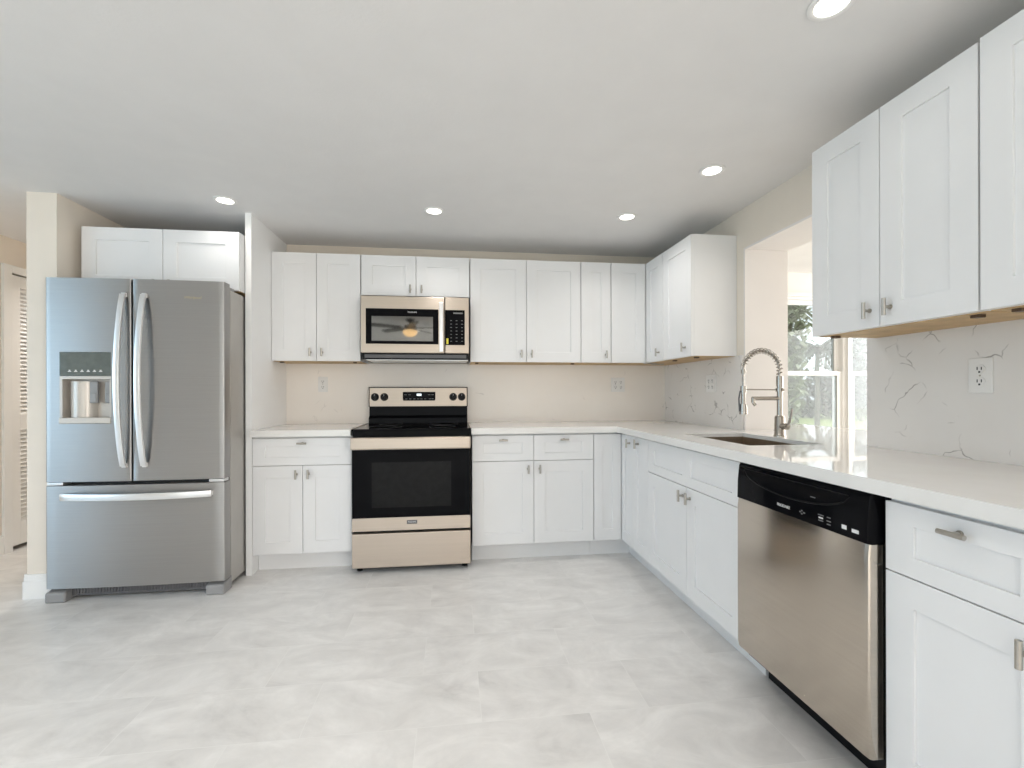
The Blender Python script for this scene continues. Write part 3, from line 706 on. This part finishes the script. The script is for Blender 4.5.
MB().box(xs + .012, xs + .026, -.0038, -.0028, H0 + .065, H0 + .105).build('sticker', M['yellow'], cpn)['label'] = 'small yellow sticker'

# ------------------------------------------------------------------ dishwasher (faces -X; local frame as right-hand cabinets)
dwy0 = 1.716; dww = dwy0 - 1.112
dw = thing('dishwasher', 'stainless built-in dishwasher with black control panel under the worktop', 'dishwasher', (R, dwy0, 0), -PI / 2)
DF = R - 1.128
MB().box(.006, dww - .006, -DF + .045, -.03, .098, .868).build('tub', M['blackplastic'], dw)
MB().box(.014, dww - .014, -DF + .125, -DF + .15, .0, .10).build('toe_kick', M['blackplastic'], dw)
for x in (.06, dww - .06): MB().cyl((x, -.1, 0), (x, -.1, .1), .015).build('foot', M['blackplastic'], dw)
MB().box(.004, dww - .012, -DF + .044, -DF + .07, .850, .872).build('mounting_strip', M['blackplastic'], dw)
n = 10; secs = []
dpn = MB(); dd = []
prof = [(-DF, .140), (-DF - .004, .16), (-DF - .005, .40), (-DF - .004, .70), (-DF, .728)]
dpn.strip([[(x, y_ + e, z) for (y_, z) in prof] + [(x, -DF + .045, .728), (x, -DF + .045, .14)] for x, e in ((.004, .008), (.008, .002), (.018, 0), (dww - .030, 0), (dww - .016, .002), (dww - .012, .008))])
dpo = dpn.build('door_panel', M['steel_dw'], dw, smooth=True)
cpl = MB().strip([[(x, -DF - .006 + e, .730), (x, -DF - .004 + e, .80), (x, -DF + .002 + e, .858), (x, -DF + .010, .866), (x, -DF + .045, .866), (x, -DF + .045, .730)] for x, e in ((.004, .008), (.010, .001), (.02, 0), (dww - .032, 0), (dww - .016, .001), (dww - .012, .008))])
co = cpl.build('control_panel', M['black'], dw, smooth=True)
# recessed grip: a shallow smile-shaped lip across the panel
lip = []
for i in range(25):
    t = i / 24; x = .045 + t * (dww - .12); z = .846 - .056 * (1 - (2 * t - 1) ** 2) ** .55
    lip.append((x, -DF - .0045 + .010 * max(0, (z - .80) / .058), z))
MB().tube(lip, .0028, 8).build('grip_lip', M['blackplastic'], co, smooth=True)
MB().box(.05, dww - .08, -DF - .0015, -DF + .004, .8465, .8495, .001).build('grip_edge', M['blackplastic'], co)
rotR = (PI / 2, 0, 0)
text('logo_lettering', 'FRIGIDAIRE', .0135, M['letter'], co, (.270, -DF - .0072, .757), rotR, squash=.9)
ic = MB(); yi = -DF - .0068
for x, z, a in ((.345, .757, .003), (.352, .752, .003), (.352, .762, .003), (.362, .757, .004)): MB().box(x - a, x + a, yi, yi + .0012, z - .0022, z + .0022).build('indicator', M['letterdim'], co)
for x, z, a in ((.43, .768, .011), (.43, .751, .009), (.46, .768, .007), (.46, .757, .008), (.46, .747, .007), (.395, .815, .010)): MB().box(x - a, x + a, yi + (.003 if z > .8 else 0), yi + (.005 if z > .8 else .0012), z - .0015, z + .0015).build('button_mark', M['letterdim'], co)
for x, z, a, h in ((.515, .756, .008, .006), (.552, .754, .011, .005), (.43, .7595, .008, .0022)): MB().box(x - a, x + a, yi, yi + .0012, z - h, z + h).build('button_mark', M['letter'], co)

# ------------------------------------------------------------------ outlets
def outlet(label, loc, rz, gangs, sw=False):
    root = thing('wall_outlet', label, 'outlet', loc, rz)
    w = .036 + .023 * (gangs - 1) * 1.0
    w = {1: .036, 2: .058}[gangs]
    MB().box(-w, w, -.006, 0, -.059, .059, .003).build('cover_plate', M['outlet'], root)
    xs_ = [0] if gangs == 1 else [-.023, .023]
    for x in xs_:
        for z in (-.021, .021):
            rc = MB().lathe([(0, -.006), (.0165, -.006), (.0165, -.0085), (0, -.0085)], (x, 0, z), 'y', 20).build('receptacle', M['outlet'], root)
            MB().box(x - .0075, x - .005, -.0095, -.0083, z - .002, z + .008).box(x + .005, x + .0075, -.0095, -.0083, z - .002, z + .008).box(x - .0025, x + .0025, -.0095, -.0083, z - .012, z - .006).build('slots', M['dark'], rc)
    MB().lathe([(0, -.006), (.003, -.006), (.003, -.0072), (0, -.0072)], (xs_[0], 0, 0), 'y', 10).build('screw', M['nickel'], root)
ys = YW - .0142; xs_r = R - .0142
outlet('single white outlet on the backsplash left of the range', (-.990, ys, 1.215), 0, 1)
outlet('double white outlet on the back-wall backsplash right of the range', (1.357, ys, 1.212), 0, 2)
outlet('double white outlet on the veined backsplash between corner and faucet', (xs_r, 2.975, 1.206), -PI / 2, 2)
outlet('single white outlet on the veined backsplash above the dishwasher worktop', (xs_r, 1.343, 1.201), -PI / 2, 1)

# ------------------------------------------------------------------ recessed lights
def recessed(x, y, lab, power):
    rl = thing('recessed_light', lab, 'ceiling light', (x, y, CH), 0, 'recessed ceiling lights')
    MB().lathe([(.043, -.0005), (.062, -.0005), (.062, -.004), (.056, -.007), (.046, -.006), (.043, -.003)], (0, 0, 0), seg=36).build('trim_ring', M['trimwhite'], rl, smooth=True)
    MB().lathe([(0, -.001), (.0445, -.001), (.0445, -.005), (.036, -.007), (0, -.009)], (0, 0, 0), seg=36).build('lens', M['lamp'], rl, smooth=True)
    l = bpy.data.lights.new('lamp_light', 'AREA'); l.shape = 'DISK'; l.size = .085; l.energy = power; l.color = (1.0, .965, .925); l.spread = 2.4
    o = bpy.data.objects.new('lamp_light', l); C.objects.link(o); o.parent = rl; o.location = (0, 0, -.014)
for (x, y), lab in zip(((-1.326, 2.883), (-.115, 2.897), (1.116, 2.850), (1.316, 2.204), (1.101, 1.217)),
        ('lit round recessed light in front of the over-fridge cabinet', 'lit round recessed light in front of the microwave', 'lit round recessed light in front of the corner wall cabinet',
         'lit round recessed light nearest the pass-through opening', 'lit round recessed light at the top picture edge by the near wall cabinets')):
    recessed(x, y, lab, P['down'] * (.45 if x < -1 else {2.204: .8, 1.217: .25}.get(y, 1.3)))
for x, y, lab in ((-.115, 1.217, 'recessed light just above the picture, in the middle of the kitchen'), (-1.326, 1.217, 'added recessed light just above the picture, in front of the fridge'),
                  (-2.9, 0, 'added recessed fill light behind the viewpoint, by the side window'), (-2.9, -2.6, 'added recessed fill light behind the viewpoint, in the far rear corner'),
                  (-.6, -1.9, 'added recessed fill light behind the viewpoint, near the middle of the living room'), (.5, -2.8, 'added recessed fill light behind the viewpoint, by the rear slider')):
    recessed(x, y, lab, P['down_rear'] * (.6 if y > 1 else 1.1))  # unseen lamps added for even room light, except the mid-kitchen one
recessed(-2.8, 4.5, 'added recessed light in the hall hidden behind the cream wall end', 9.0)  # unseen lamp added to brighten the hall

# ------------------------------------------------------------------ ceiling fan (seen only as a reflection in the microwave door)
fx, fy = -.655, -.62
fn = thing('ceiling_fan', 'ceiling fan with dark blades and a lit bowl, mirrored in the microwave door', 'ceiling fan', (fx, fy, CH))
MB().lathe([(.07, 0), (.065, -.03), (.02, -.045), (.014, -.05), (.014, -.08), (.03, -.085), (.085, -.095), (.095, -.125), (.08, -.15), (.05, -.16)], (0, 0, 0), seg=32).build('motor', M['greydark'], fn, smooth=True)
bw = MB().lathe([(.05, -.16), (.105, -.175), (.110, -.195), (.10, -.225), (.075, -.25), (.04, -.264), (.0, -.268)], (0, 0, 0), seg=32).build('light_bowl', M['bowl'], fn, smooth=True); bw['label'] = 'glowing amber glass bowl'
for k in range(5):
    a = 2 * PI * k / 5 + .12; t = MB()
    t.strip([[(r, -w, -.13 + .012), (r, w, -.13 - .012), (r, w, -.136 - .012), (r, -w, -.136 + .012)] for r, w in ((.16, .045), (.25, .062), (.5, .068), (.60, .062), (.635, .04))])
    t.box(.07, .19, -.02, .02, -.136, -.130)
    o = t.build('blade', M['blade'], fn); o.rotation_euler = (0, 0, a)

# ------------------------------------------------------------------ outdoors beyond the sunroom windows
g = MB().box(-40, 60, 6.6, 90, -.45, -.35); g.box(5.8, 60, -30, 6.6, -.45, -.35); g.box(-40, -5.7, -30, 6.6, -.45, -.35); g.box(-5.7, 5.8, -30, -4.6, -.45, -.35)
struct('ground', g, M['grass'], 'lawn outside the windows')
def leaf_cloud(mb, c, rad, n, size):
    for _ in range(n):
        while True:
            d = Vector((random.uniform(-1, 1), random.uniform(-1, 1), random.uniform(-1, 1)))
            if .05 < d.length < 1: break
        d = d * (.55 + .45 * random.random()) / max(.3, d.length) * min(1, d.length + .35)
        p = Vector(c) + Vector((d.x * rad[0], d.y * rad[1], d.z * rad[2]))
        q = Matrix.Rotation(random.uniform(0, 6.28), 3, 'Z') @ Matrix.Rotation(random.uniform(-1, 1), 3, 'X')
        s = size * random.uniform(.6, 1.3)
        vs_ = [mb.bm.verts.new(p + q @ Vector(v)) for v in ((-s * .45, 0, 0), (0, -s, 0), (s * .45, 0, .1 * s), (0, s, 0))]
        mb.bm.faces.new(vs_)
def tree(label, loc, h, crowns, leafmat, n, size, tr=.12):
    t = thing('tree', label, 'tree', (*loc, -.35))
    MB().tube([(0, 0, -.05), (.05, 0, h * .35), (-.05, .05, h * .6), (.1, 0, h * .85)], [tr, tr * .8, tr * .55, tr * .2], 10).build('trunk', M['bark'], t, smooth=True)
    mb = MB()
    for c, r in crowns: leaf_cloud(mb, c, r, n, size)
    mb.build('crown', leafmat, t)
tree('tall pale green tree outside the sunroom window, next to the jamb', (8.12, 10.75), 5.4, [((0, 0, 3.2), (.82, .8, 2.2)), ((0, .2, 5.0), (.85, .8, 2.0)), ((-.1, 0, 1.7), (.8, .7, 1.5))], M['leaf'], 2600, .13)
tree('dark bushy tree behind the right sunroom window', (21.0, 21.4), 4.4, [((0, 0, 3.2), (1.3, 1.2, 2.2)), ((.6, 0, 1.6), (1.4, 1.2, 1.3)), ((1.6, -.6, 3.2), (1.2, 1.2, 2.2))], M['leafdark'], 2600, .17)
pt = thing('palm_tree', 'palm tree against the bright sky outside the window', 'tree', (16.4, 19.0, -.35))
MB().tube([(0, 0, -.05), (.05, 0, 1.2), (0, 0, 2.5), (.05, 0, 3.5)], [.12, .10, .09, .08], 10).build('trunk', M['bark'], pt, smooth=True)
pm = MB()
for k in range(22):
    a = k * 2.399; up = 1.0 - 1.6 * (k / 22); ln = 1.05
    prev = None
    for i in range(8):
        t_ = i / 7; p = Vector((.05 + math.cos(a) * ln * t_, math.sin(a) * ln * t_, 3.5 + up * ln * t_ - .55 * t_ * t_))
        if prev is not None:
            sd = Vector((-math.sin(a), math.cos(a), 0))
            for s_ in (-1, 1):
                vs_ = [pm.bm.verts.new(v) for v in (prev, p, p + sd * s_ * .17 * (1 - t_ * .6) + Vector((0, 0, -.12)), prev + sd * s_ * .13 * (1 - t_ * .6) + Vector((0, 0, -.16)))]
                pm.bm.faces.new(vs_)
        prev = p
pm.build('fronds', M['leafdark'], pt)
hb = MB()
for i in range(40):
    x = 12.5 + i * .55; y = 29.5 - i * .34
    leaf_cloud(hb, (x, y, .85 + .35 * math.sin(i * 1.7)), (.85, .7, 1.75), 560, .19)
hd_ = hb.build('hedge', M['hedge']); tag(hd_, 'grey green hedge along the lawn outside the window', 'hedge', kind='stuff')
